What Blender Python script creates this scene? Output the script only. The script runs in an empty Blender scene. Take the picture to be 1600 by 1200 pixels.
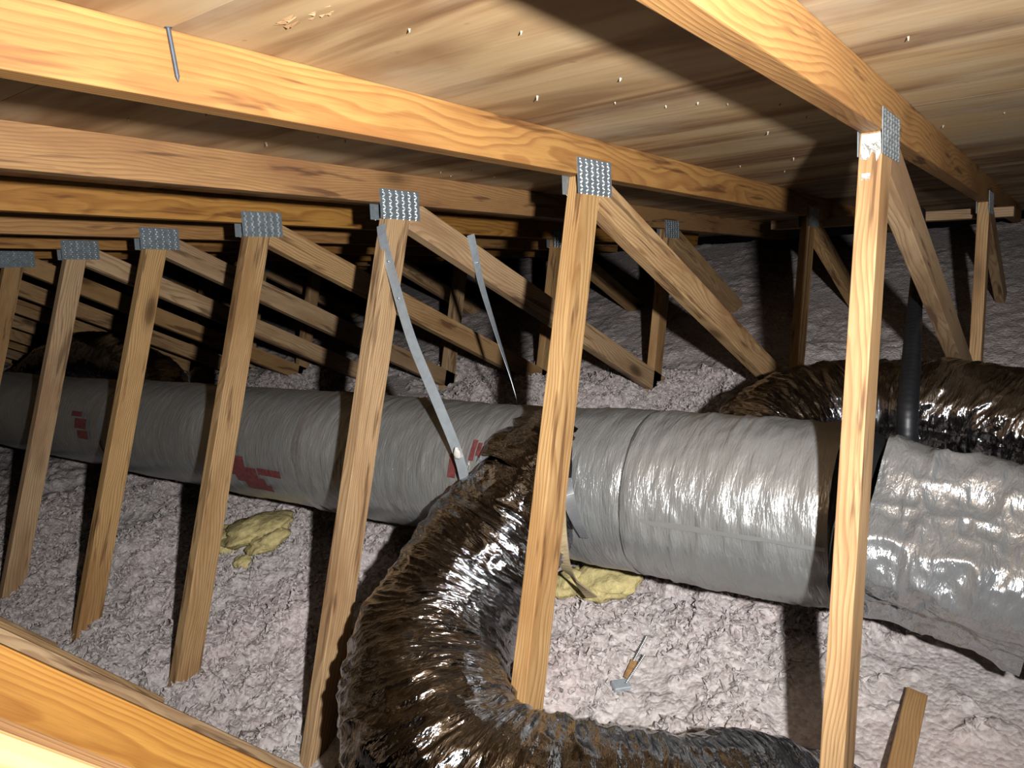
import bpy, bmesh, math, random
import numpy as np
from mathutils import Vector, Matrix, noise as mnoise

random.seed(7)
scene = bpy.context.scene
COL = scene.collection

# ------------------------------------------------------------------ camera
cam_d = bpy.data.cameras.new('camera')
cam = bpy.data.objects.new('camera', cam_d)
COL.objects.link(cam)
cam_d.sensor_width = 36.0
cam_d.lens = 1210.0 / 1600.0 * 36.0
cam_d.clip_start = 0.02
CR = Vector((0.80526, 0.54723, -0.22823))
CU = Vector((-0.03553, 0.42878, 0.90271))
CF = Vector((-0.59185, 0.71881, -0.36473))
CP = Vector((0.2896, -1.4258, 1.5037))
cam.matrix_world = Matrix(((CR.x, CU.x, -CF.x, CP.x), (CR.y, CU.y, -CF.y, CP.y),
                           (CR.z, CU.z, -CF.z, CP.z), (0, 0, 0, 1)))
scene.camera = cam

# ------------------------------------------------------------------ world, light, exposure
world = bpy.data.worlds.new('World')
scene.world = world
world.use_nodes = True
world.node_tree.nodes['Background'].inputs[0].default_value = (0.9, 0.95, 1.0, 1)
world.node_tree.nodes['Background'].inputs[1].default_value = 0.0008

# hand-held flashlight, just right of and above the camera
ld = bpy.data.lights.new('flashlight', 'SPOT')
ld.energy = 345.0
ld.color = (1.0, 0.98, 0.955)
ld.shadow_soft_size = 0.02
ld.spot_size = math.radians(122)
ld.spot_blend = 1.0
flash = bpy.data.objects.new('flashlight', ld)
COL.objects.link(flash)
flash.location = (0.52, -1.353, 1.526)
aim = Vector((-0.695, 0.69, -0.17))
flash.rotation_euler = aim.to_track_quat('-Z', 'Y').to_euler()

scene.view_settings.view_transform = 'Standard'
scene.view_settings.look = 'None'
scene.view_settings.gamma = 1.0
scene.view_settings.use_curve_mapping = False
scene.view_settings.exposure = 0.0
scene.cycles.max_bounces = 6
scene.cycles.diffuse_bounces = 1
scene.cycles.glossy_bounces = 4

# ------------------------------------------------------------------ truss-plane coordinates
S = 0.6096                       # truss spacing
TH = math.radians(34.35975)
ct, st = math.cos(TH), math.sin(TH)
ZS = 1.29
TA = 0.28533                     # chord slope in web coordinates
CH = 0.0864                      # chord depth in web coordinates
THK = 0.038


def W(y, z):
    """web coordinates (posts upright) -> world (y, z); ceiling joists level"""
    return (y * ct + z * st, -y * st + z * ct + ZS)


def tag(o, label=None, cat=None, group=None, kind=None):
    if label: o['label'] = label
    if cat: o['category'] = cat
    if group: o['group'] = group
    if kind: o['kind'] = kind
    return o


def empty(name, loc=(0, 0, 0)):
    o = bpy.data.objects.new(name, None)
    o.empty_display_size = 0.1
    o.location = loc
    COL.objects.link(o)
    return o


def link(name, me, mat=None, parent=None, loc=None, rot=None):
    o = bpy.data.objects.new(name, me)
    COL.objects.link(o)
    if mat is not None and len(me.materials) == 0:
        me.materials.append(mat)
    if parent: o.parent = parent
    if loc is not None: o.location = loc
    if rot is not None: o.rotation_euler = rot
    return o


def smooth(me, on=True):
    me.polygons.foreach_set('use_smooth', [on] * len(me.polygons))
    me.update()


# ------------------------------------------------------------------ numpy noise
def _h(i, j, k, seed):
    with np.errstate(over='ignore'):
        n = (i.astype(np.int64) * 374761393 + j.astype(np.int64) * 668265263 + k.astype(np.int64) * 2147483647 + seed * 974634541)
        n = (n ^ (n >> 13)) * 1274126177
        n = n ^ (n >> 16)
    return (n & 0xFFFFFF).astype(np.float64) / float(0xFFFFFF)


def vnoise(x, y, z=None, seed=0):
    if z is None: z = np.zeros_like(x)
    i, j, k = np.floor(x), np.floor(y), np.floor(z)
    u, v, w = x - i, y - j, z - k
    u = u * u * u * (u * (u * 6 - 15) + 10); v = v * v * v * (v * (v * 6 - 15) + 10); w = w * w * w * (w * (w * 6 - 15) + 10)
    r = 0
    for a in (0, 1):
        for b in (0, 1):
            for c in (0, 1):
                r = r + _h(i + a, j + b, k + c, seed) * (u if a else 1 - u) * (v if b else 1 - v) * (w if c else 1 - w)
    return r * 2 - 1


def worley(x, y, seed=0):
    i, j = np.floor(x), np.floor(y)
    best = np.full(x.shape, 9.0)
    val = np.zeros(x.shape)
    zz = np.zeros_like(i)
    for a in (-1, 0, 1):
        for b in (-1, 0, 1):
            px = i + a + _h(i + a, j + b, zz, seed); py = j + b + _h(i + a, j + b, zz, seed + 11)
            d = (px - x) ** 2 + (py - y) ** 2
            m = d < best
            best = np.where(m, d, best)
            val = np.where(m, _h(i + a, j + b, zz, seed + 23), val)
    return np.sqrt(best), val


# ------------------------------------------------------------------ materials
def mat_new(name):
    m = bpy.data.materials.new(name)
    m.use_nodes = True
    nt = m.node_tree
    return m, nt, nt.nodes['Principled BSDF']


class NT:
    def __init__(s, nt): s.nt = nt

    def n(s, t, **kw):
        o = s.nt.nodes.new(t)
        for k, v in kw.items(): setattr(o, k, v)
        return o

    def l(s, a, b): s.nt.links.new(a, b)

    def math(s, op, a, b=None, c=None):
        o = s.n('ShaderNodeMath', operation=op)
        for i, v in enumerate((a, b, c)):
            if v is None: continue
            if isinstance(v, (int, float)): o.inputs[i].default_value = v
            else: s.l(v, o.inputs[i])
        return o.outputs[0]

    def vmul(s, v, t):
        o = s.n('ShaderNodeVectorMath', operation='MULTIPLY'); s.l(v, o.inputs[0]); o.inputs[1].default_value = t
        return o.outputs[0]

    def vadd(s, v, t):
        o = s.n('ShaderNodeVectorMath', operation='ADD'); s.l(v, o.inputs[0])
        if isinstance(t, tuple): o.inputs[1].default_value = t
        else: s.l(t, o.inputs[1])
        return o.outputs[0]

    def noise(s, v, scale, detail=3, rough=.55, dist=0):
        o = s.n('ShaderNodeTexNoise'); s.l(v, o.inputs['Vector'])
        o.inputs['Scale'].default_value = scale; o.inputs['Detail'].default_value = detail
        o.inputs['Roughness'].default_value = rough; o.inputs['Distortion'].default_value = dist
        return o.outputs['Fac']

    def ramp(s, f, stops):
        o = s.n('ShaderNodeValToRGB'); s.l(f, o.inputs[0])
        e = o.color_ramp.elements
        while len(e) < len(stops): e.new(.5)
        for el, (p, c) in zip(e, stops):
            el.position = p
            el.color = (c, c, c, 1) if isinstance(c, (int, float)) else (*c, 1)
        return o.outputs[0]

    def mix(s, f, a, b, blend='MIX'):
        o = s.n('ShaderNodeMix', data_type='RGBA', blend_type=blend)
        if isinstance(f, (int, float)): o.inputs[0].default_value = f
        else: s.l(f, o.inputs[0])
        for i, v in ((6, a), (7, b)):
            if isinstance(v, tuple): o.inputs[i].default_value = (*v, 1)
            else: s.l(v, o.inputs[i])
        return o.outputs[2]

    def bump(s, h, strength, dist, bsdf):
        o = s.n('ShaderNodeBump'); s.l(h, o.inputs['Height'])
        o.inputs['Strength'].default_value = strength; o.inputs['Distance'].default_value = dist
        s.l(o.outputs[0], bsdf.inputs['Normal'])


def wood_mat(name, light, mid, dark, tint=0.16, knots=1.0):
    m, nt, b = mat_new(name)
    g = NT(nt)
    tc = g.n('ShaderNodeTexCoord').outputs['Object']
    oi = g.n('ShaderNodeObjectInfo').outputs['Random']
    off = g.n('ShaderNodeCombineXYZ')
    g.l(g.math('MULTIPLY', oi, 37.0), off.inputs[0]); g.l(g.math('MULTIPLY', oi, 13.0), off.inputs[1]); g.l(g.math('MULTIPLY', oi, 71.0), off.inputs[2])
    p = g.vadd(tc, off.outputs[0])
    # growth rings, slowly wandering along the length so flat-sawn arches show
    warp = g.noise(g.vmul(p, (1.6, 6, 6)), 1.0, 2, .5)
    warp2 = g.noise(g.vmul(p, (7, 30, 30)), 1.0, 2, .5)
    sep = g.n('ShaderNodeSeparateXYZ'); g.l(tc, sep.inputs[0])
    oy = g.math('MULTIPLY_ADD', oi, .10, .0)
    oz = g.math('MULTIPLY_ADD', g.math('FRACT', g.math('MULTIPLY', oi, 7.13)), .12, -.10)
    yy = g.math('ADD', sep.outputs[1], oy); zz = g.math('ADD', sep.outputs[2], oz)
    r = g.math('SQRT', g.math('ADD', g.math('MULTIPLY', yy, yy), g.math('MULTIPLY', zz, zz)))
    r = g.math('MULTIPLY_ADD', warp, .085, r)
    r = g.math('MULTIPLY_ADD', warp2, .006, r)
    ring = g.math('FRACT', g.math('MULTIPLY', r, 150.0))
    ringc = g.ramp(ring, [(0, 0.0), (.45, .22), (.82, 1.0), (.93, .75), (1, 0)])
    fine = g.noise(g.vmul(p, (12, 400, 400)), 1.0, 2, .6)
    blot = g.noise(g.vmul(p, (2.2, 9, 9)), 1.0, 4, .6)
    col = g.mix(g.math('MULTIPLY', ringc, .8), light, mid)
    col = g.mix(g.ramp(blot, [(.46, 0), (.66, .8)]), col, mid)
    streak = g.noise(g.vmul(p, (3.0, 34, 34)), 1.0, 3, .6, .4)
    col = g.mix(g.ramp(streak, [(.57, 0), (.66, .75)]), col, dark)
    # knots
    vo = g.n('ShaderNodeTexVoronoi'); g.l(g.vmul(p, (3.2, 9, 9)), vo.inputs['Vector']); vo.inputs['Scale'].default_value = 1.0
    kd = g.ramp(vo.outputs['Distance'], [(.07, 1), (.15, .8), (.2, .35), (.30, 0)])
    sc = g.n('ShaderNodeSeparateColor'); g.l(vo.outputs['Color'], sc.inputs[0])
    gate = g.math('GREATER_THAN', sc.outputs[0], .5)
    col = g.mix(g.math('MULTIPLY', g.math('MULTIPLY', kd, gate), .8 * knots), col, (dark[0] * .5, dark[1] * .45, dark[2] * .4))
    col = g.mix(g.ramp(fine, [(.45, 0), (.8, .28)]), col, dark)
    # per-board tint
    hs = g.n('ShaderNodeHueSaturation'); g.l(col, hs.inputs['Color'])
    g.l(g.math('MULTIPLY_ADD', oi, tint * 2, 1 - tint), hs.inputs['Value'])
    g.l(g.math('MULTIPLY_ADD', g.math('FRACT', g.math('MULTIPLY', oi, 5.7)), .18, .86), hs.inputs['Saturation'])
    g.l(hs.outputs[0], b.inputs['Base Color'])
    b.inputs['Roughness'].default_value = .62
    b.inputs['Specular IOR Level'].default_value = .3
    hgt = g.math('ADD', g.math('MULTIPLY', ringc, .3), g.math('MULTIPLY', fine, .7))
    g.bump(hgt, .25, .002, b)
    return m


M = {}
M['chord'] = wood_mat('pine_chord', (.345, .172, .039), (.215, .086, .017), (.070, .024, .007), .10)
M['web'] = wood_mat('pine_web', (.44, .282, .132), (.255, .132, .050), (.085, .036, .014), .14)
M['scrap'] = wood_mat('pine_scrap', (.38, .24, .11), (.28, .15, .06), (.12, .06, .025), .1)


def plywood_mat():
    m, nt, b = mat_new('plywood_sheathing')
    g = NT(nt)
    tc = g.n('ShaderNodeTexCoord').outputs['Object']
    oi = g.n('ShaderNodeObjectInfo').outputs['Random']
    off = g.n('ShaderNodeCombineXYZ'); g.l(g.math('MULTIPLY', oi, 31.0), off.inputs[0]); g.l(g.math('MULTIPLY', oi, 17.0), off.inputs[1])
    p = g.vadd(tc, off.outputs[0])
    a = g.noise(g.vmul(p, (.7, 4.6, 1)), 1.0, 4, .55, .8)
    c = g.noise(g.vmul(p, (2.0, 24, 1)), 1.0, 3, .6, .3)
    bl = g.noise(g.vmul(p, (2.2, 3.6, 1)), 1.0, 4, .6)
    col = g.ramp(a, [(.28, (.47, .335, .185)), (.44, (.43, .29, .15)), (.53, (.26, .15, .07)), (.60, (.17, .09, .042)), (.68, (.29, .18, .095)), (.8, (.42, .30, .17))])
    col = g.mix(g.ramp(c, [(.52, 0), (.78, .38)]), col, (.21, .12, .06))
    col = g.mix(g.ramp(bl, [(.46, 0), (.66, .6)]), col, (.46, .37, .255))
    sp = g.noise(g.vmul(p, (26, 34, 1)), 1.0, 2, .5)
    col = g.mix(g.ramp(sp, [(.70, 0), (.76, .35)]), col, (.14, .08, .04))
    g.l(col, b.inputs['Base Color'])
    b.inputs['Roughness'].default_value = .7
    b.inputs['Specular IOR Level'].default_value = .25
    g.bump(g.math('ADD', c, g.math('MULTIPLY', a, .6)), .35, .003, b)
    return m


M['ply'] = plywood_mat()


def metal_mat(name, col, rough, noise_amt=.1, metallic=1.0):
    m, nt, b = mat_new(name)
    g = NT(nt)
    tc = g.n('ShaderNodeTexCoord').outputs['Object']
    n = g.noise(tc, 60, 3, .6)
    c = g.ramp(n, [(.3, tuple(x * (1 - noise_amt) for x in col)), (.7, tuple(min(1, x * (1 + noise_amt)) for x in col))])
    g.l(c, b.inputs['Base Color'])
    b.inputs['Metallic'].default_value = metallic
    b.inputs['Roughness'].default_value = rough
    return m


M['galv'] = metal_mat('galvanised_steel', (.19, .225, .25), .5, .25, .45)
M['teeth'] = metal_mat('galvanised_teeth', (.42, .45, .46), .38, .3, .8)
M['strap'] = metal_mat('galvanised_strap', (.50, .56, .61), .45, .1, .6)
M['tip'] = metal_mat('nail_point_steel', (.30, .26, .20), .5, .2, .3)
M['nail'] = metal_mat('nail_steel', (.055, .065, .08), .5, .2, .4)


def foil_mat(name, col, rough, metallic, bumps):
    m, nt, b = mat_new(name)
    g = NT(nt)
    uv = g.n('ShaderNodeTexCoord').outputs['UV']      # metres along / around
    h = None
    for (sx, sy, amt) in bumps:
        n = g.noise(g.vmul(uv, (sx, sy, 1)), 1.0, 3, .6, .5)
        n = g.math('MULTIPLY', n, amt)
        h = n if h is None else g.math('ADD', h, n)
    dn = g.noise(g.vmul(uv, (9, 9, 1)), 1.0, 4, .6)
    c = g.ramp(dn, [(.35, tuple(x * .86 for x in col)), (.65, col)])
    g.l(c, b.inputs['Base Color'])
    b.inputs['Metallic'].default_value = metallic
    b.inputs['Roughness'].default_value = rough
    g.bump(h, 1.0, .01, b)
    return m


M['flex'] = foil_mat('mylar_flex_foil', (.34, .345, .365), .10, 1.0, [(95, 22, .38), (260, 60, .14)])
M['wrap'] = foil_mat('foil_scrim_wrap', (.37, .378, .376), .33, .62, [(70, 14, .34), (190, 36, .16)])
M['crinkle'] = foil_mat('crinkled_foil_wrap', (.42, .44, .46), .20, .72, [(40, 18, .5), (120, 50, .25)])
M['tape'] = foil_mat('foil_tape', (.46, .46, .46), .28, .75, [(60, 60, .3)])


def plain_mat(name, col, rough, var=.2, scale=30, bump=0.0, spec=.3):
    m, nt, b = mat_new(name)
    g = NT(nt)
    tc = g.n('ShaderNodeTexCoord').outputs['Object']
    n = g.noise(tc, scale, 4, .65)
    c = g.ramp(n, [(.3, tuple(x * (1 - var) for x in col)), (.7, tuple(min(1, x * (1 + var)) for x in col))])
    g.l(c, b.inputs['Base Color'])
    b.inputs['Roughness'].default_value = rough
    b.inputs['Specular IOR Level'].default_value = spec
    if bump: g.bump(n, bump, .01, b)
    return m


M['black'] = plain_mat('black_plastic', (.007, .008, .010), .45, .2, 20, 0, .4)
M['seam'] = plain_mat('grey_seam', (.05, .05, .048), .5, .3, 40)
M['yellow'] = plain_mat('yellow_fibreglass', (.50, .42, .20), .95, .25, 45, .8, .1)
M['kraft'] = plain_mat('kraft_paper_facing', (.33, .26, .155), .8, .2, 25, .3, .2)
M['red'] = plain_mat('red_ink', (.13, .035, .035), .5, .35, 80, 0, .3)
M['white'] = plain_mat('white_mastic', (.5, .48, .44), .7, .1, 30, .2)
M['drywall'] = plain_mat('drywall', (.55, .54, .52), .9, .05)
M['rust'] = plain_mat('rusty_bracket', (.30, .17, .07), .7, .4, 60, .2)


def insulation_mat():
    m, nt, b = mat_new('blown_fibreglass')
    g = NT(nt)
    tc = g.n('ShaderNodeTexCoord').outputs['Object']
    big = g.noise(tc, 2.6, 3, .5)
    n = g.noise(tc, 55, 4, .65)
    v = g.n('ShaderNodeTexVoronoi'); g.l(tc, v.inputs['Vector']); v.inputs['Scale'].default_value = 85
    sc = g.n('ShaderNodeSeparateColor'); g.l(v.outputs['Color'], sc.inputs[0])
    base = g.mix(g.ramp(big, [(.38, 0), (.62, 1)]), (.43, .39, .38), (.475, .395, .385))
    base = g.mix(g.ramp(sc.outputs[0], [(.1, 0), (.9, .55)]), base, (.70, .66, .65))
    base = g.mix(g.ramp(n, [(.3, .75), (.52, 0)]), base, (.30, .255, .245))
    g.l(base, b.inputs['Base Color'])
    b.inputs['Roughness'].default_value = 1.0
    b.inputs['Specular IOR Level'].default_value = .05
    h = g.math('ADD', g.math('MULTIPLY', n, .7), g.math('MULTIPLY', v.outputs['Distance'], -.6))
    g.bump(h, .6, .010, b)
    return m


M['insul'] = insulation_mat()

# ------------------------------------------------------------------ the setting
def box_mesh(name, x0, x1, y0, y1, z0, z1, bev=0.0):
    bm = bmesh.new()
    bmesh.ops.create_cube(bm, size=1)
    bmesh.ops.scale(bm, vec=(x1 - x0, y1 - y0, z1 - z0), verts=bm.verts)
    bmesh.ops.translate(bm, vec=((x0 + x1) / 2, (y0 + y1) / 2, (z0 + z1) / 2), verts=bm.verts)
    if bev: bmesh.ops.bevel(bm, geom=bm.edges[:], offset=bev, segments=1, affect='EDGES')
    me = bpy.data.meshes.new(name); bm.to_mesh(me); bm.free()
    return me


fl = link('floor', box_mesh('floor', -9.6, 1.9, -2.6, 3.9, -.036, -.02), M['drywall'])
tag(fl, 'drywall ceiling boards below the insulation', 'floor', kind='structure')

# roof sheathing: plywood panels on top of the chords, sloping down to the eave
NTR = 16
deck = empty('ceiling', (0, W(0, CH)[0], W(0, CH)[1]))
tag(deck, 'stained plywood roof sheathing above the trusses', 'ceiling', kind='structure')
SL = math.atan(1 / 3.0)
ROW = 1.2195
rows = [-.895 + ROW * i for i in range(-2, 4)]
for r, s0 in enumerate(rows):
    s1 = s0 + ROW
    x1 = 1.75 - (r % 2) * 2 * S
    # panels 4 bays long, short joints over a chord
    kx = 2 * S - .019 if r % 2 == 0 else -.019
    xr = 1.8
    while xr > -9.4:
        xl = max(min(kx, xr) - (0 if kx < xr else 4 * S), -9.5)
        if kx < xr: xl = max(kx, -9.5)
        else:
            xl = xr - 4 * S
        kx = xl - 4 * S
        me = box_mesh('plywood_panel', xl + .0012, xr - .0012, s0 + .0005, s1 - .0005, 0, .012)
        o = link('plywood_panel', me, M['ply'], deck)
        o.rotation_euler = (-SL, 0, 0)
        xr = xl

# nail points coming through the sheathing
bm = bmesh.new()
bmesh.ops.create_cone(bm, cap_ends=True, segments=6, radius1=.0022, radius2=.0008, depth=.014)
bmesh.ops.translate(bm, vec=(0, 0, -.007), verts=bm.verts)
bmesh.ops.rotate(bm, cent=(0, 0, 0), matrix=Matrix.Rotation(math.pi, 3, 'X'), verts=bm.verts)
bmesh.ops.translate(bm, vec=(0, 0, -.014), verts=bm.verts)
nail_me = bpy.data.meshes.new('nail_tip'); bm.to_mesh(nail_me); bm.free()
nail_me.materials.append(M['tip'])


def deck_pt(x, Y, dz=0):
    y, z = W(Y, CH + TA * Y)
    return Vector((x, y, z + dz)) - deck.location


spots = [(-.305, -.567), (-.322, -.281), (-.403, -.667), (-.353, -.057), (-.481, -.285), (-.299, -.036), (-.296, .336)]
for i in range(46):
    spots.append((random.uniform(-1.2, .55), random.uniform(-.9, 1.6)))
for (x, Y) in spots:
    if abs(((-x) % S) - .019) < .03: continue
    o = bpy.data.objects.new('nail_tip', nail_me); COL.objects.link(o)
    o.parent = deck; o.location = deck_pt(x, Y)
    o.rotation_euler = (-SL + random.uniform(-.3, .3), random.uniform(-.4, .4), 0)
    sc = random.uniform(.8, 1.25); o.scale = (sc, sc, sc * random.uniform(.25, .55))

# splintered veneer around a torn knot in the sheathing
bm = bmesh.new()
for i in range(16):
    a = random.uniform(-.04, .04); bq = random.uniform(-.010, .010); L_ = random.uniform(.012, .03); h_ = random.uniform(.0015, .004)
    v = [bm.verts.new((a, bq, 0)), bm.verts.new((a + L_, bq + random.uniform(-.004, .004), 0)), bm.verts.new((a + L_ * .8, bq + .004, 0)), bm.verts.new((a + L_ * random.uniform(.2, .9), bq + .002, -h_))]
    for t in ((0, 1, 3), (1, 2, 3), (2, 0, 3), (0, 2, 1)): bm.faces.new([v[j] for j in t])
me = bpy.data.meshes.new('splinter'); bm.to_mesh(me); bm.free()
o = link('splintered_veneer', me, M['ply'], deck)
o.location = deck_pt(-.47, -.78); o.rotation_euler = (-SL, 0, .1)


# ------------------------------------------------------------------ trusses
def beam(name, pts, mat, parent, axis, X0=0.0, thick=THK, wob=.0009):
    """prism: outline pts in web coordinates (Y,Z), front face at parent's X + X0; local x along 'axis'"""
    P = [Vector((0, *W(*p))) for p in pts]
    d = Vector((0, *W(*axis[1]))) - Vector((0, *W(*axis[0])))
    d.normalize()
    zax = Vector((0, d.z, -d.y))
    org = P[0].copy()
    loc = [((p - org).dot(d), (p - org).dot(zax)) for p in P]
    bm = bmesh.new()
    f = [bm.verts.new((a, 0, b)) for a, b in loc]
    k = [bm.verts.new((a, -thick, b)) for a, b in loc]
    n = len(f)
    bm.faces.new(f); bm.faces.new(k[::-1])
    for i in range(n):
        bm.faces.new((f[i], k[i], k[(i + 1) % n], f[(i + 1) % n]))
    bmesh.ops.recalc_face_normals(bm, faces=bm.faces[:])
    bmesh.ops.bevel(bm, geom=bm.edges[:], offset=.0022, segments=2, affect='EDGES', profile=.6)
    me = bpy.data.meshes.new(name); bm.to_mesh(me); bm.free()
    o = link(name, me, mat, parent)
    R3 = Matrix((d, Vector((1, 0, 0)), zax)).transposed()
    o.rotation_euler = R3.to_euler()
    o.location = Vector((X0, org.y, org.z)) - Vector((0, parent.location.y, parent.location.z))
    return o


# connector plate 150 x 76 mm with six rows of pressed teeth
PW, PH = .150, .078
plate_me = box_mesh('plate', -PW / 2, PW / 2, 0, .0015, -PH / 2, PH / 2)
plate_me.materials.append(M['galv'])
bm = bmesh.new()
for c in range(6):
    for r in range(9):
        for q_ in (0, 1):
            x = -PW / 2 + .0145 + c * .0243 + (.0022 if (r % 2) else -.0022)
            z = -PH / 2 + .005 + r * .0084 + q_ * .0042
            w_, h_, d_ = .0030, .0022, .0024
            tl = .0013 if q_ else -.0013
            v = [bm.verts.new(t) for t in ((x - w_, .0014, z - h_ + tl), (x + w_, .0014, z - h_ - tl), (x + w_, .0014, z + h_ - tl), (x - w_, .0014, z + h_ + tl),
                                          (x - w_ * .3, .0014 + d_, z + tl * .5), (x + w_ * .3, .0014 + d_, z - tl * .5))]
            for t in ((0, 1, 5, 4), (1, 2, 5), (2, 3, 4, 5), (3, 0, 4)): bm.faces.new([v[j] for j in t])
bmesh.ops.recalc_face_normals(bm, faces=bm.faces[:])
teeth_me = bpy.data.meshes.new('teeth'); bm.to_mesh(teeth_me); bm.free()
teeth_me.materials.append(M['teeth'])


def plate(parent, Y, Z, slope, front=True, tilt=0.0, detail=True):
    d = Vector((0, *W(1, slope))) - Vector((0, *W(0, 0))); d.normalize()
    if tilt: d.rotate(Matrix.Rotation(tilt, 3, 'X'))
    up = Vector((0, -d.z, d.y))
    # local x along the chord, local y outwards, local z across
    if front: lx, ly = d, Vector((1, 0, 0))
    else: lx, ly = -d, Vector((-1, 0, 0))
    lz = lx.cross(ly)
    R3 = Matrix((lx, ly, lz)).transposed()
    y, z = W(Y, Z)
    o = link('gusset_plate', plate_me, None, parent)
    o.rotation_euler = R3.to_euler()
    o.location = (0.0 if front else -THK, y - parent.location.y, z - parent.location.z)
    if detail:
        t = link('plate_teeth', teeth_me, None, o)
    return o


TL = [
    'nearest roof truss, its post standing tall at right of the picture',
    'second truss back, its post standing in front of the bent foil duct',
    'third truss back, with two metal hanger straps nailed to its webs',
    'fourth truss back, its brown-streaked post beside the red printed duct',
    'fifth truss back, its post third from the left picture edge',
    'sixth truss back, its post second from the left picture edge',
    'seventh truss back, its post cut by the left picture edge',
    'eighth roof truss back, only its diagonal and chord ends showing',
]
ORD = ['ninth', 'tenth', 'eleventh', 'twelfth', 'thirteenth', 'fourteenth', 'fifteenth', 'sixteenth']
for o_ in ORD: TL.append(o_ + ' roof truss back, a dim pine web among the far diagonals')

# per-truss web details: post left edge at Z=0 and Z=-1.2, diagonal (upper offset, slope), second-panel shift
POST = {0: (.074, .130), 1: (.086, .092), 2: (.101, .094), 3: (.091, .089)}
DIAG = {0: (.074, -.110), 1: (.078, -.142), 2: (.091, -.128), 3: (.084, -.125)}
P2 = {0: 1.755, 2: 1.67}
for k in range(NTR):
    X = -S * k
    root = empty('roof_truss', (X, -.72, 0.0))
    tag(root, TL[k], 'truss', 'roof trusses')
    j = lambda s: random.uniform(-s, s)
    # chords
    beam('top_chord', [(-2.7, -2.7 * TA), (3.46, 3.46 * TA), (3.46, 3.46 * TA + CH), (-2.7, -2.7 * TA + CH)], M['chord'], root, ((0, 0), (1, TA)))
    # bottom chord, level, buried in the insulation
    y0, y1 = -2.4, 3.7
    inv = lambda y, z: (y * ct - (z - ZS) * st, y * st + (z - ZS) * ct)
    beam('bottom_chord', [inv(y0, -.02), inv(y1, -.02), inv(y1, .055), inv(y0, .055)], M['chord'], root, (inv(0, 0), inv(1, 0)))
    # first web pair
    pa, pb = POST.get(k, (.091 + j(.004), .085 + j(.006)))
    sl = (pb - pa) / -1.2
    w = .077
    le = lambda z: pa + sl * z
    zb = -1.44 + (.03 if k == 0 else 0)
    yl_t = pa; ztl = TA * yl_t
    post = beam('web_post', [(le(ztl), ztl), (le(ztl) + w, TA * (le(ztl) + w)), (le(zb) + w, zb + .05), (le(zb), zb)], M['web'], root, ((pa, 0), (pb, -1.2)))
    du, dm = DIAG.get(k, (.088 + j(.005), -.138 + j(.008)))
    ys = le(0) + w + .0008
    yu = du / (TA - dm)
    dl = -.084 / math.cos(math.atan(dm))
    ye = 1.90
    beam('web_diagonal', [(ys, TA * ys), (yu, TA * yu), (ye, du + dm * ye), (ye - .02, du + dl + dm * ye), (ys, du + dl + dm * ys)], M['web'], root, ((0, du), (1, du + dm)))
    plate(root, .133, .036, TA, True, j(.015))
    plate(root, .133, .036, TA, False, j(.015))
    # near web rising towards the ridge side
    if k < 10:
        beam('near_web', [(-1.653, -.471), (.072, -1.424), (.072, -1.519), (-1.767, -.504)], M['chord' if k < 2 else 'web'], root, ((0, 0), (1, -.552)))
    # second web pair further out
    a = P2.get(k, 1.70 + j(.015)); zr = TA * a
    q0 = a + .09
    beam('web_post', [(q0, TA * q0), (q0 + w, TA * (q0 + w)), (q0 + w + .01, -.30), (q0 + .01, -.34)], M['web'], root, ((0, 0), (.01, -1)))
    ys = q0 + w + .0008
    du2 = .085 + zr + .138 * a
    yu = du2 / (TA + .138)
    beam('web_diagonal', [(ys, TA * ys), (yu, TA * yu), (a + 1.2, du2 - .138 * (a + 1.2)), (a + 1.18, du2 - .085 - .138 * (a + 1.2)), (ys, du2 - .085 - .138 * ys)], M['web'], root, ((0, 0), (1, -.138)))
    plate(root, .133 + a, .036 + zr, TA, True, j(.02), detail=(k < 4))
    plate(root, .133 + a, .036 + zr, TA, False, j(.02), detail=(k < 4))

# whitish smear on the narrow face of the nearest post, just under its plates
truss0 = next(o for o in COL.objects if o.name == 'roof_truss')
bm = bmesh.new()
NU, NV = 12, 14


def face_pt(u, v, out):
    z_ = TA * .074 - .004 - v
    y_ = .074 + (.130 - .074) / -1.2 * z_ - out
    yw, zw = W(y_, z_)
    return Vector((-.002 - u * (THK - .004), yw, zw)) - truss0.location


for (u0, u1, v0, v1, jag) in ((0.02, .98, .0, .040, .012), (.45, .85, .070, .080, .003)):
    g_ = [[bm.verts.new(face_pt(u0 + (u1 - u0) * i / (NU - 1), v0 + (v1 - v0 + (random.uniform(-jag, jag) if jag else 0)) * q / (NV - 1), .0006)) for q in range(NV)] for i in range(NU)]
    for i in range(NU - 1):
        for q in range(NV - 1): bm.faces.new((g_[i][q], g_[i + 1][q], g_[i + 1][q + 1], g_[i][q + 1]))
me = bpy.data.meshes.new('white_smear'); bm.to_mesh(me); bm.free()
link('white_smear', me, M['white'], truss0)['label'] = 'whitish smear'

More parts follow.
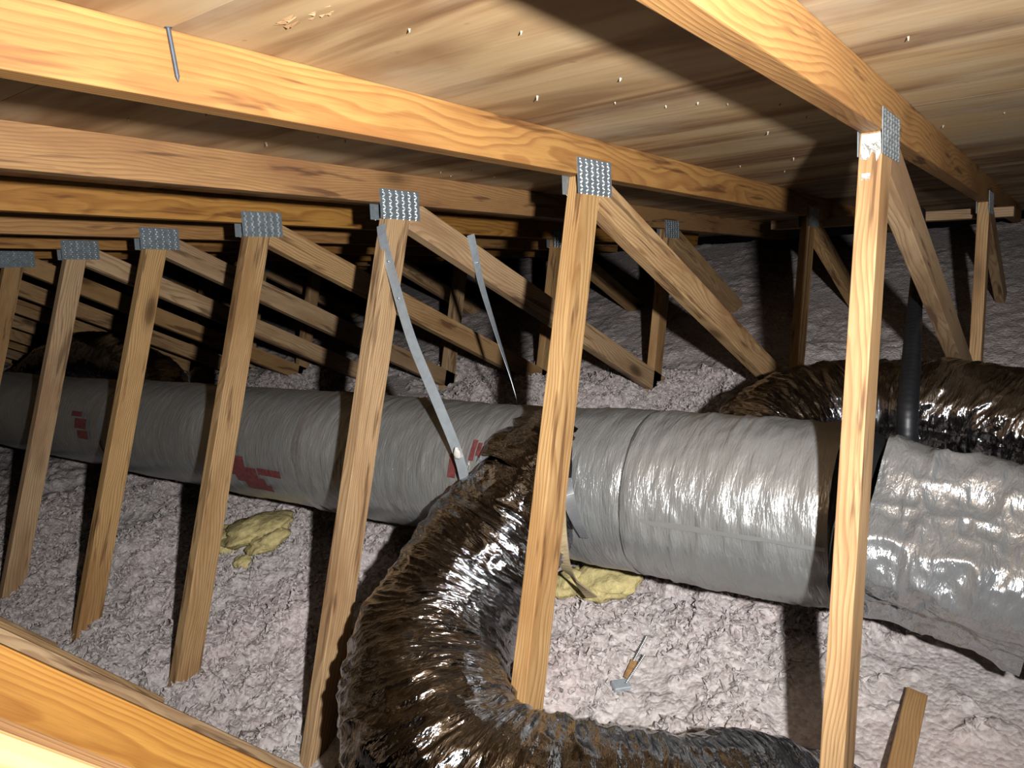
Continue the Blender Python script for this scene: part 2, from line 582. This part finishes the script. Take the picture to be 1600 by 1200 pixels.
# shiner nail that missed the second chord
bm = bmesh.new()
bmesh.ops.create_cone(bm, cap_ends=True, segments=10, radius1=.0026, radius2=.0026, depth=.056)
bmesh.ops.translate(bm, vec=(0, 0, -.028), verts=bm.verts)
ret = bmesh.ops.create_cone(bm, cap_ends=True, segments=10, radius1=.0003, radius2=.0026, depth=.006)
bmesh.ops.translate(bm, vec=(0, 0, -.059), verts=ret['verts'])
ret = bmesh.ops.create_cone(bm, cap_ends=True, segments=12, radius1=.0045, radius2=.0045, depth=.0012)
me = bpy.data.meshes.new('nail'); bm.to_mesh(me); bm.free()
y, z = W(-.862, CH + TA * -.862)
o = link('framing_nail', me, M['nail'], None, (-S + .004, y, z), (math.radians(-12), 0, 0))
tag(o, 'grey framing nail hanging from the sheathing joint beside a chord', 'nail')


# ------------------------------------------------------------------ blown insulation
def insul_base(x, y):
    h = np.full(x.shape, .098)
    h += .13 * np.exp(-((y - 1.10) / .30) ** 2) * (.5 + .5 * np.tanh((x + 2.3) / .3)) * (.55 + .45 * np.cos((x + .60) * 5.15))
    h += .035 * np.exp(-((x + 2.44) / .35) ** 2 - ((y + .66) / .35) ** 2)
    h += .05 * np.exp(-((x + 2.75) / .22) ** 2 - ((y + .22) / .14) ** 2)
    h -= .02 * np.clip((y - 1.8) / 1.0, 0, 1)
    h -= .02 * np.exp(-((x + 1.15) / .25) ** 2 - ((y + .72) / .25) ** 2)
    return h


def grid_lines(a, b, f):
    v = [a]
    while v[-1] < b: v.append(v[-1] + f(v[-1]))
    return np.array(v)


xs = grid_lines(-9.4, 1.8, lambda x: .0068 if x > -2.3 else min(.034, .0068 + (-2.3 - x) * .0065))
ys = grid_lines(-2.5, 3.75, lambda y: .03 if y < -1.25 else (.0068 if y < .25 else (.010 if y < 1.6 else .018)))
gx, gy = np.meshgrid(xs, ys, indexing='ij')
hh = insul_base(gx, gy)
low = vnoise(gx / .42, gy / .42, seed=3) * .024 + vnoise(gx / .17, gy / .17, seed=4) * .024
wx = gx + vnoise(gx / .03, gy / .03, seed=8) * .006; wy = gy + vnoise(gx / .03, gy / .03, seed=9) * .006
def puffs(x, y, seed):
    # soft rounded nodules (sum of gaussian blobs on a jittered lattice)
    i, j = np.floor(x), np.floor(y); zz = np.zeros_like(i); r = np.zeros_like(x)
    for a in (-1, 0, 1):
        for b in (-1, 0, 1):
            px = i + a + _h(i + a, j + b, zz, seed); py = j + b + _h(i + a, j + b, zz, seed + 11)
            r = np.maximum(r, (.25 + .75 * _h(i + a, j + b, zz, seed + 23)) * np.exp(-((px - x) ** 2 + (py - y) ** 2) * 2.6))
    return r


clump = .036 * puffs(wx / .085, wy / .085, 1) + .017 * puffs(wx / .036, wy / .036, 2) + .007 * puffs(wx / .017, wy / .017, 5)
crack = np.abs(vnoise(gx / .20 + 3.1, gy / .20, seed=6)); crack = -.035 * np.clip(1 - crack / .09, 0, 1) * np.clip(vnoise(gx / .5, gy / .5, seed=7) + .35, 0, 1)
fz = vnoise(gx / .011, gy / .011, seed=12) * .0025
far = 1 - .65 * np.clip((gy - 1.35) / .6, 0, 1)
hz = np.maximum(hh + low * far + (clump - .02) * far + crack * far + fz * far - .020, .056)
ox = gx + vnoise(gx / .022, gy / .022, seed=15) * .004
oy = gy + vnoise(gx / .022, gy / .022, seed=16) * .004
V = np.stack([ox, oy, hz], -1).reshape(-1, 3)
nx_, ny_ = gx.shape
ii = (np.arange(nx_ - 1)[:, None] * ny_ + np.arange(ny_ - 1)[None, :]).ravel()
Fq = np.stack([ii, ii + ny_, ii + ny_ + 1, ii + 1], -1)


def np_mesh(name, V, F):
    me = bpy.data.meshes.new(name)
    me.vertices.add(len(V)); me.vertices.foreach_set('co', np.ascontiguousarray(V, dtype=np.float32).ravel())
    n = F.shape[1]
    me.loops.add(F.size); me.loops.foreach_set('vertex_index', np.ascontiguousarray(F, dtype=np.int32).ravel())
    me.polygons.add(len(F)); me.polygons.foreach_set('loop_start', np.arange(0, F.size, n, dtype=np.int32))
    me.update(calc_edges=True); me.validate()
    me.polygons.foreach_set('use_smooth', np.ones(len(F), dtype=bool))
    return me


ins = link('blown_insulation', np_mesh('blown_insulation', V, Fq), M['insul'])
tag(ins, 'lumpy pinkish grey blown fibreglass insulation covering the attic floor', 'insulation', kind='stuff')


# loose tufts on top of it
rng = np.random.default_rng(5)
NT_ = 110000
cx_ = -4.6 * rng.random(NT_) ** 1.35 + .75
cy_ = -1.35 + 2.95 * rng.random(NT_)
ix = np.clip(np.searchsorted(xs, cx_), 1, nx_ - 1); iy = np.clip(np.searchsorted(ys, cy_), 1, ny_ - 1)
cz_ = hz[ix, iy]
keep = (cz_ > .07)
cx_, cy_, cz_ = cx_[keep], cy_[keep], cz_[keep]; n_ = len(cx_)
sz = .0034 + .0075 * rng.random(n_) ** 2.0
octv = np.array([[1, 0, 0], [-1, 0, 0], [0, 1, 0], [0, -1, 0], [0, 0, 1], [0, 0, -1]], float)
octf = np.array([[0, 2, 4], [2, 1, 4], [1, 3, 4], [3, 0, 4], [2, 0, 5], [1, 2, 5], [3, 1, 5], [0, 3, 5]])
q4 = rng.normal(size=(n_, 4)); q4 /= np.linalg.norm(q4, axis=1)[:, None]
w_, x_, y_, z_ = q4.T
RM = np.stack([np.stack([1 - 2 * (y_ * y_ + z_ * z_), 2 * (x_ * y_ - z_ * w_), 2 * (x_ * z_ + y_ * w_)], -1),
               np.stack([2 * (x_ * y_ + z_ * w_), 1 - 2 * (x_ * x_ + z_ * z_), 2 * (y_ * z_ - x_ * w_)], -1),
               np.stack([2 * (x_ * z_ - y_ * w_), 2 * (y_ * z_ + x_ * w_), 1 - 2 * (x_ * x_ + y_ * y_)], -1)], 1)
asp = .6 + .9 * rng.random((n_, 6, 1))
asp3 = np.stack([1.0 + .9 * rng.random(n_), .7 + .4 * rng.random(n_), .55 + .3 * rng.random(n_)], -1)[:, None, :]
VV = np.einsum('nij,nkj->nki', RM, octv[None] * asp * asp3) * sz[:, None, None]
VV += np.stack([cx_, cy_, cz_ + sz * .25], -1)[:, None, :]
FF = (octf[None] + (np.arange(n_) * 6)[:, None, None]).reshape(-1, 3)
tf = link('loose_tufts', np_mesh('loose_tufts', VV.reshape(-1, 3), FF), M['insul'], ins)
tf.data.polygons.foreach_set('use_smooth', np.zeros(len(tf.data.polygons), dtype=bool))
tf['kind'] = 'stuff'


def insul_z(x, y):
    i = int(np.clip(np.searchsorted(xs, x), 0, nx_ - 1)); k = int(np.clip(np.searchsorted(ys, y), 0, ny_ - 1))
    return float(hz[max(0, i - 3):i + 4, max(0, k - 3):k + 4].mean())


# ------------------------------------------------------------------ tubes
def catmull(pts, n):
    P = np.array(pts, float)
    P = np.vstack([2 * P[0] - P[1], P, 2 * P[-1] - P[-2]])
    out = []
    for i in range(1, len(P) - 2):
        for t in np.linspace(0, 1, 60, endpoint=False):
            a, b, c, d = P[i - 1], P[i], P[i + 1], P[i + 2]
            out.append(.5 * ((2 * b) + (-a + c) * t + (2 * a - 5 * b + 4 * c - d) * t * t + (-a + 3 * b - 3 * c + d) * t ** 3))
    out.append(P[-2]); out = np.array(out)
    L = np.concatenate([[0], np.cumsum(np.linalg.norm(np.diff(out, axis=0), axis=1))])
    s = np.linspace(0, L[-1], n)
    return np.stack([np.interp(s, L, out[:, i]) for i in range(out.shape[1])], -1), s


def tube(name, pts, n, na, disp, cap=True):
    """pts rows: x,y,z,radius. disp(s, theta, R) -> radial offset. UV in metres."""
    P, s = catmull(pts, n)
    Rr = P[:, 3]; P = P[:, :3]
    T = np.gradient(P, axis=0); T /= np.linalg.norm(T, axis=1)[:, None]
    up = np.array([0, 0, 1.0]); u = np.cross(T[0], up)
    if np.linalg.norm(u) < .1: u = np.cross(T[0], [0, 1, 0])
    u /= np.linalg.norm(u)
    Us = []
    for t in T:
        u = u - t * (u @ t); u /= np.linalg.norm(u); Us.append(u)
    Us = np.array(Us); Vs = np.cross(T, Us)
    th = np.linspace(0, 2 * np.pi, na, endpoint=False)
    Sg, Tg = np.meshgrid(s, th, indexing='ij')
    Rg = Rr[:, None] + disp(Sg, Tg, Rr[:, None])
    V = P[:, None, :] + Rg[..., None] * (np.cos(Tg)[..., None] * Us[:, None, :] + np.sin(Tg)[..., None] * Vs[:, None, :])
    V = V.reshape(-1, 3)
    i = np.arange(n - 1)[:, None]; k = np.arange(na)[None, :]; k2 = (k + 1) % na
    F = np.stack([i * na + k, i * na + k2, (i + 1) * na + k2, (i + 1) * na + k], -1).reshape(-1, 4)
    me = np_mesh(name, V, F)
    uvl = me.uv_layers.new(name='UVMap')
    su = np.broadcast_to(s[:-1, None], (n - 1, na)); su2 = np.broadcast_to(s[1:, None], (n - 1, na))
    rm = float(Rr.mean()); t0 = np.broadcast_to(th[None, :] * rm, (n - 1, na)); t1 = t0 + 2 * np.pi / na * rm
    uv = np.stack([np.stack([su, t0], -1), np.stack([su, t1], -1), np.stack([su2, t1], -1), np.stack([su2, t0], -1)], 2).reshape(-1, 2)
    if len(uvl.data) == len(uv): uvl.data.foreach_set('uv', uv.astype(np.float32).ravel())
    return me


def foil_disp(seed, amp=1.0, skew=.06, phase=0.0):
    def f(s, t, R):
        ss = s + skew * np.sin(t + phase)
        cx, sx = np.cos(t) * R, np.sin(t) * R
        w = vnoise(ss / .09, cx / .12, sx / .12, seed + 5) * .02
        a = 1 - np.abs(vnoise((ss + w) / .034, cx / .13, sx / .13, seed))
        b = 1 - np.abs(vnoise((ss + w) / .016, cx / .06, sx / .06, seed + 1))
        c = vnoise(ss / .11, cx / .10, sx / .10, seed + 2)
        d = 1 - np.abs(vnoise(ss / .05, cx / .045, sx / .045, seed + 3))
        e_ = 1 - np.abs(vnoise(ss / .008, cx / .03, sx / .03, seed + 4))
        rib = .0025 * np.cos((s + .004 * t) * 2 * np.pi / .052)
        return amp * (.008 * (a - .6) + .0065 * (b - .6) + .011 * c + .0050 * (d - .6) + .0018 * (e_ - .6) + rib * .6)
    return f


# ------------------------------------------------------------------ main trunk duct
DY, DZ, DR = .054, .468, .200


def wrap_disp(seed, fine=1.0, ends=None):
    def f(s, t, R):
        cx, sx = np.cos(t) * R, np.sin(t) * R
        c = vnoise(s / .22, cx / .16, sx / .16, seed)
        a = 1 - np.abs(vnoise((s + .05 * np.sin(t * 1)) / .05, cx / .16, sx / .16, seed + 1))
        b = vnoise(s / .018, cx / .05, sx / .05, seed + 2)
        e = vnoise(s / .012, cx / .03, sx / .03, seed + 3)
        r = .005 * c + fine * (.004 * np.clip(a - .62, 0, 1) + .0012 * b + .0006 * e)
        if ends is not None:
            L = ends
            r = r - .003 * np.exp(-(s / .010) ** 2) - .003 * np.exp(-((L - s) / .010) ** 2)
        return r
    return f


duct = empty('trunk_duct', (-3.0, DY, .10))
tag(duct, 'long round silver foil-wrapped trunk duct hung behind the posts', 'duct')
secs = [(-8.6, -6.0, .197, 0, .6), (-6.0, -4.3, .198, 0, .6), (-4.3, -3.05, .197, 0, .8), (-3.05, -1.72, .201, 0, .8), (-1.72, -.555, .201, 0, 1.5), (-.555, -.098, .204, .002, 2.2)]
for i, (a, b, r, dz, fine) in enumerate(secs):
    n = max(60, int((b - a) / (.009 if a > -4 else .025)))
    me = tube('duct_section', [(a, DY, DZ + dz, r), ((a + b) / 2, DY, DZ + dz - .004, r), (b, DY, DZ + dz, r)], n, 150 if a > -4 else 72, wrap_disp(20 + i * 7, fine, b - a))
    o = link('duct_section', me, M['wrap'], duct); o.location = -duct.location
# seam bands of foil tape
for X_, wd in ((-3.05, .07), (-1.72, .05), (-.555, .006)):
    me = tube('seam_tape', [(X_ - wd / 2, DY, DZ, .2035), (X_, DY, DZ, .2045), (X_ + wd / 2, DY, DZ, .2035)], 12, 120, wrap_disp(77, .8))
    o = link('seam_tape', me, M['tape' if wd > .02 else 'seam'], duct); o.location = -duct.location
# longitudinal lap of the wrap along the nearest section
lap = []


def duct_pt(x, a, r):
    """a: degrees above horizontal on the camera side (-y)"""
    a = math.radians(a); return Vector((x, DY - r * math.cos(a), DZ + r * math.sin(a)))


def shell_patch(name, rects, r, mat, parent, jag=0):
    """curved rectangles (x0,x1,a0,a1) lying on the duct"""
    bm = bmesh.new()
    for (x0, x1, a0, a1) in rects:
        na = max(2, int(abs(a1 - a0) / 4) + 1); nx = max(2, int((x1 - x0) / .03) + 1)
        g = [[bm.verts.new(duct_pt(x0 + (x1 - x0) * i / (nx - 1), a0 + (a1 - a0) * q / (na - 1) + random.uniform(-jag, jag), r + random.uniform(0, .0008))) for q in range(na)] for i in range(nx)]
        for i in range(nx - 1):
            for q in range(na - 1): bm.faces.new((g[i][q], g[i + 1][q], g[i + 1][q + 1], g[i][q + 1]))
    me = bpy.data.meshes.new(name); bm.to_mesh(me); bm.free(); smooth(me)
    o = link(name, me, mat, parent); o.location = -parent.location
    return o


lapo = shell_patch('wrap_lap', [(-.50, -.10, 14, 17)], .2085, M['wrap'], duct, .8)
# faded red block print on the wrap
shell_patch('red_print', [(-2.10, -2.04, 20, 27), (-2.10, -1.99, 8, 18), (-2.10, -1.93, -2, 8), (-2.06, -1.90, -9, -2), (-1.92, -1.80, 2, 9), (-2.02, -1.88, -17, -9)], .2085, M['red'], duct)
shell_patch('red_print', [(-3.20, -3.10, 22, 34), (-3.18, -3.09, 10, 20), (-3.24, -3.15, 36, 42)], .2065, M['red'], duct)
shell_patch('red_print', [(-1.07, -1.045, 26, 44), (-1.04, -1.02, 30, 40)], .2090, M['red'], duct)
shell_patch('red_print', [(-1.005, -.99, 40, 56), (-.985, -.972, 44, 54)], .2090, M['red'], duct)
# black band at the joint with the near section
me = tube('black_band', [(-.100, DY, DZ - .004, .196), (-.085, DY, DZ - .006, .196), (-.058, DY, DZ - .01, .185)], 10, 120, wrap_disp(91, .5))
o = link('black_band', me, M['black'], duct); o.location = -duct.location

# crinkled near section right of the nearest post
near = empty('duct_transition', (.25, DY, .10))
tag(near, 'crinkled shiny foil duct end right of the nearest post', 'duct')


def near_disp(s, t, R):
    cx, sx = np.cos(t) * R, np.sin(t) * R
    # squarer section with a folded shoulder
    sq = .022 * np.cos(4 * (t - .5)) * -1
    a = 1 - np.abs(vnoise(s / .06, cx / .06, sx / .06, 301))
    b = 1 - np.abs(vnoise(s / .024, cx / .028, sx / .028, 302))
    c = vnoise(s / .15, cx / .12, sx / .12, 303)
    return sq + .016 * (a - .6) + .006 * (b - .6) + .014 * c


me = tube('foil_wrap', [(-.056, DY, DZ - .020, .182), (.07, DY, DZ - .040, .180), (.16, DY - .004, DZ - .055, .184), (.245, DY - .008, DZ - .068, .184)], 90, 220, near_disp)
o = link('foil_wrap', me, M['crinkle'], near); o.location = -near.location
me = tube('foil_wrap', [(.250, DY - .008, DZ - .068, .190), (.40, DY - .01, DZ - .08, .20), (.9, DY - .01, DZ - .09, .20)], 60, 120, near_disp)
o = link('foil_sleeve', me, M['crinkle'], near); o.location = -near.location

# ------------------------------------------------------------------ flexible ducts
fx = empty('flexible_duct', (-.9, -.4, .10))
tag(fx, 'wrinkled shiny foil flexible duct curving forward from the trunk around a post', 'duct')
R1 = .178
FP = [(-.835, .02, .500, .150), (-.852, -.10, .488, .160), (-.892, -.21, .430, .172), (-.922, -.34, .375, R1), (-.900, -.49, .340, R1),
      (-.815, -.630, .330, R1), (-.700, -.722, .318, R1), (-.57, -.752, .290, R1), (-.43, -.725, .272, R1), (-.28, -.64, .215, R1), (-.15, -.52, .13, R1), (-.06, -.40, -.02, R1)]
me = tube('foil_jacket', FP, 860, 280, foil_disp(40, 1.0, .07, .6))
o = link('foil_jacket', me, M['flex'], fx); o.location = -fx.location

# collar: foil taped over the take-off joint
col_me = tube('takeoff_collar', [(-.82, .05, .508, .188), (-.838, -.02, .500, .184), (-.852, -.085, .492, .172), (-.862, -.12, .486, .160)], 60, 180, foil_disp(140, 1.1, .03))
o = link('takeoff_collar', col_me, M['flex'], fx); o.location = -fx.location

rf = empty('flexible_duct', (.1, .75, .12))
tag(rf, 'dark shiny foil flexible duct lying behind the nearest post', 'duct')
RP = [(-.40, .28, .44, .13), (-.405, .45, .43, .14), (-.36, .63, .385, .15), (-.22, .76, .35, .155), (-.02, .77, .345, .158), (.20, .70, .345, .16), (.45, .58, .34, .16), (.8, .5, .34, .16)]
me = tube('foil_jacket', RP, 560, 230, foil_disp(60, 1.0, .05, 1.0))
o = link('foil_jacket', me, M['flex'], rf); o.location = -rf.location

ff = empty('flexible_duct', (-4.3, .6, .12))
tag(ff, 'small distant foil flexible duct arching above the trunk at far left', 'duct')
me = tube('foil_jacket', [(-5.6, .55, .28, .15), (-5.1, .62, .44, .15), (-4.6, .62, .52, .15), (-4.1, .58, .50, .15), (-3.65, .5, .42, .14), (-3.4, .35, .36, .13)], 220, 120, foil_disp(80))
o = link('foil_jacket', me, M['flex'], ff); o.location = -ff.location


# ------------------------------------------------------------------ hanger straps
def ribbon(name, pts, wdirs, width, th, mat, parent=None):
    P, s = catmull(pts, 40); Wd, _ = catmull(wdirs, 40)
    bm = bmesh.new(); rows_ = []
    for i in range(len(P)):
        t = Vector(P[min(i + 1, len(P) - 1)] - P[max(i - 1, 0)]).normalized()
        w = Vector(Wd[i]); w = (w - t * w.dot(t)).normalized(); nrm = t.cross(w)
        c = Vector(P[i])
        rows_.append([bm.verts.new(c + w * (width / 2 * a) + nrm * (th / 2 * b)) for a, b in ((-1, -1), (1, -1), (1, 1), (-1, 1))])
    for i in range(len(P) - 1):
        for q in range(4): bm.faces.new((rows_[i][q], rows_[i][(q + 1) % 4], rows_[i + 1][(q + 1) % 4], rows_[i + 1][q]))
    bm.faces.new(rows_[0][::-1]); bm.faces.new(rows_[-1])
    bmesh.ops.recalc_face_normals(bm, faces=bm.faces[:])
    me = bpy.data.meshes.new(name); bm.to_mesh(me); bm.free()
    return link(name, me, mat, parent)


def rivet(parent, p, r=.004):
    bm = bmesh.new(); bmesh.ops.create_uvsphere(bm, u_segments=10, v_segments=6, radius=r)
    bmesh.ops.scale(bm, vec=(1, .5, 1), verts=bm.verts)
    me = bpy.data.meshes.new('nail_head'); bm.to_mesh(me); bm.free(); smooth(me)
    o = link('nail_head', me, M['teeth'], parent); o.location = Vector(p) - parent.location
    return o


st1 = ribbon('hanger_strap', [(-1.240, .060, 1.211), (-1.228, .040, 1.178), (-1.186, -.005, 1.071), (-1.134, -.055, .927), (-1.056, -.108, .787), (-.990, -.152, .646), (-.985, -.162, .50), (-.995, -.12, .33), (-1.0, .0, .262)],
             [(1, 0, 0), (1, .05, 0), (1, .12, 0), (1, .12, 0), (1, .1, 0), (1, 0, 0), (1, 0, 0), (1, 0, 0), (1, 0, 0)], .031, .0012, M['strap'])
tag(st1, 'galvanised hanger strap from the third post down to the duct front', 'strap', 'duct hanger straps')
for p in ((-1.206, .013, 1.122), (-1.172, -.022, 1.030)): rivet(st1, p)
st2 = ribbon('hanger_strap', [(-1.215, .385, 1.085), (-1.214, .380, 1.02), (-1.208, .368, .93), (-1.190, .358, .775), (-1.150, .325, .60), (-1.13, .285, .47), (-1.12, .20, .31), (-1.11, .07, .262)],
             [(.25, 1, 0), (.25, 1, 0), (.15, 1, 0), (-.2, 1, 0), (-.55, .8, 0), (-.9, .4, 0), (-1, .1, 0), (-1, 0, 0)], .028, .0012, M['strap'])
tag(st2, 'darker hanger strap dropping from the third diagonal to behind the duct', 'strap', 'duct hanger straps')
rivet(st2, (-1.209, .376, 1.0))


# ------------------------------------------------------------------ small things
def lump(name, size, seed, mat, sub=4, amp=.35, flat=None):
    bm = bmesh.new()
    bmesh.ops.create_icosphere(bm, subdivisions=sub, radius=1)
    for v in bm.verts:
        p = v.co.copy()
        n = mnoise.noise(p * 1.4 + Vector((seed, 0, 0))) * amp + mnoise.noise(p * 3.5 + Vector((0, seed, 0))) * amp * .5 + mnoise.noise(p * 9 + Vector((0, 0, seed))) * amp * .22
        v.co = p * (1 + n)
        v.co.x *= size[0] / 2; v.co.y *= size[1] / 2; v.co.z *= size[2] / 2
    me = bpy.data.meshes.new(name); bm.to_mesh(me); bm.free(); smooth(me)
    me.materials.append(mat)
    return me


def tuft(parts, label, group=None):
    """root sits at first part; parts (x,y,size,rotz,seed,mat,dz)"""
    x, y = parts[0][0], parts[0][1]
    if len(parts) == 1:
        x, y, sz, rz, sd, mt, dz = parts[0]
        o = link('insulation_scrap', lump('insulation_scrap', sz, sd, mt), None, None, (x, y, insul_z(x, y) + sz[2] * .2 + dz), (random.uniform(-.1, .1), random.uniform(-.1, .1), rz))
        return tag(o, label, 'insulation scrap', group)
    r = empty('insulation_scrap', (x, y, insul_z(x, y)))
    tag(r, label, 'insulation scrap', group)
    for (x, y, sz, rz, sd, mt, dz) in parts:
        o = link('tuft', lump('tuft', sz, sd, mt), None, r, (x - r.location.x, y - r.location.y, insul_z(x, y) + sz[2] * .2 + dz - r.location.z), (random.uniform(-.15, .15), random.uniform(-.15, .15), rz))
    return r


GY = 'yellow fibreglass scraps'
tuft([(-2.29, -.05, (.30, .22, .08), .3, 1.0, M['yellow'], .012), (-2.17, -.08, (.16, .15, .07), .8, 2.0, M['yellow'], .016), (-2.40, -.12, (.16, .15, .06), .1, 3.0, M['yellow'], .01), (-2.19, -.19, (.07, .06, .035), .1, 3.3, M['yellow'], .01)],
     'large yellow fibreglass scrap on the insulation below the red print', GY)
tuft([(-.79, .06, (.20, .13, .08), .2, 4.0, M['yellow'], .03), (-.88, .03, (.10, .09, .07), .9, 5.0, M['yellow'], .03)],
     'yellow fibreglass scrap poking out under the duct beside a post', GY)
tuft([(-1.05, .96, (.16, .12, .09), .2, 6.0, M['kraft'], .03), (-.93, .92, (.12, .08, .05), .6, 7.0, M['kraft'], .03)],
     'tan crumpled insulation paper behind the duct top', 'tan paper scraps')
tuft([(-.56, .72, (.16, .08, .05), .1, 8.0, M['kraft'], .09)], 'thin tan paper strip lying along the duct back', 'tan paper scraps')

# torn paper hanging down the take-off collar
tn = ribbon('torn_paper', [(-.700, -.135, .66), (-.690, -.175, .56), (-.700, -.190, .46), (-.725, -.165, .36), (-.745, -.11, .27), (-.74, -.07, .19)],
            [(1, .3, 0), (1, -.2, .1), (.7, .6, 0), (1, .2, .2), (.8, -.5, 0), (1, .3, 0)], .030, .004, M['kraft'])
tag(tn, 'torn tan facing strip hanging down beside the duct take-off', 'paper scrap')

# loose foil flaps at the take-off; the black strip paints a torn hole's shade
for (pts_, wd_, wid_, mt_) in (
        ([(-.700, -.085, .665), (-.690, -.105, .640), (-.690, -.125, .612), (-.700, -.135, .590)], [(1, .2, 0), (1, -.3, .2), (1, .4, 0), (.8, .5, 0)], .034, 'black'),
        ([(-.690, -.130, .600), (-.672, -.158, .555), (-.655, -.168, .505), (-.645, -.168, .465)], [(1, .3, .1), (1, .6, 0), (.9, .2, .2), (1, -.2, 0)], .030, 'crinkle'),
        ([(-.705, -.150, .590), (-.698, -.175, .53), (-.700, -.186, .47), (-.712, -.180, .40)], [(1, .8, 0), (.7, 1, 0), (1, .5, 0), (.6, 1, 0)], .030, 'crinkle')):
    o = ribbon('foil_flap_hole_dark', pts_, wd_, wid_, .0012, M[mt_], fx); o.location = -fx.location

# pale mastic blob where the front strap meets the duct
bl = link('mastic_blob', lump('mastic_blob', (.022, .018, .04), 9.0, M['white'], 3, .25), None, None, (-.985, -.158, .655), (.2, .3, 0))
tag(bl, 'small off-white sealant blob at the lower strap end', 'sealant')

# black hose leaning up from behind the near duct
def hose(name, pts, mat, n=80, na=24):
    return link(name, tube(name, pts, n, na, lambda s, t, R: .0006 * np.cos(s * 2 * np.pi / .008)), mat)


HOSE = [(-.032, .29, .40, .0235), (-.032, .335, .575, .0235), (-.048, .503, .644, .0215), (-.069, .69, .689, .0185), (-.088, .865, .735, .016), (-.104, 1.014, .782, .015), (-.12, 1.15, .84, .015)]
hs = hose('black_hose', HOSE, M['black'], 200)
tag(hs, 'black plastic hose running back over the dark flexible duct', 'hose')

# lateral brace nailed under the outer chords
br = link('lateral_brace', box_mesh('lateral_brace', -.86, .06, -.044, .044, -.019, .019, .002), M['web'], None, (0, 2.06, .575))
br.rotation_euler = (-SL, math.radians(1.6), 0)
tag(br, 'pale flat board spanning the outer webs behind the nearest truss', 'board')

# wood scrap sticking out of the insulation at lower right
wz = insul_z(.02, -.12)
ws = link('wood_scrap', box_mesh('wood_scrap', -.24, .15, -.021, .021, -.010, .010, .0015), M['scrap'], None, (.030, -.17, wz + .045))
ws.rotation_euler = (.25, math.radians(9), math.radians(92))
tag(ws, 'short wooden lath lying on the insulation at lower right', 'wood scrap')

# discarded metal clamp with threaded rods
cl = empty('strap_clamp', (-.592, -.236, insul_z(-.592, -.236)))
tag(cl, 'small discarded metal clamp with threaded rods lying on the insulation', 'clamp')
o = link('bracket', box_mesh('bracket', -.022, .022, -.014, .014, 0, .014, .002), M['strap'], cl, (0, 0, .012), (.2, .3, .9))
def rod(p0, p1, r):
    p0, p1 = Vector(p0), Vector(p1)
    me = tube('threaded_rod', [(*p0, r), (*((p0 + p1) / 2), r), (*p1, r)], 110, 8, lambda s, t, R: .0012 * np.cos(s * 2 * np.pi / .0055 + t))
    return link('threaded_rod', me, M['teeth'], cl)
rod((.012, .005, .022), (.018, .105, .028), .0026)
rod((.0, .075, .026), (-.004, .165, .03), .0026)
o = link('rusty_tab', box_mesh('rusty_tab', -.008, .008, -.028, .028, 0, .003), M['rust'], cl, (.002, .055, .02), (.1, .2, .1))

# foil scrap at the foot of the third post
fs = link('foil_scrap', lump('foil_scrap', (.10, .07, .05), 12.0, M['crinkle'], 3, .5), None, None, (-1.10, -.74, insul_z(-1.10, -.74) + .012))
tag(fs, 'crumpled foil scrap at the foot of the third post', 'foil scrap')
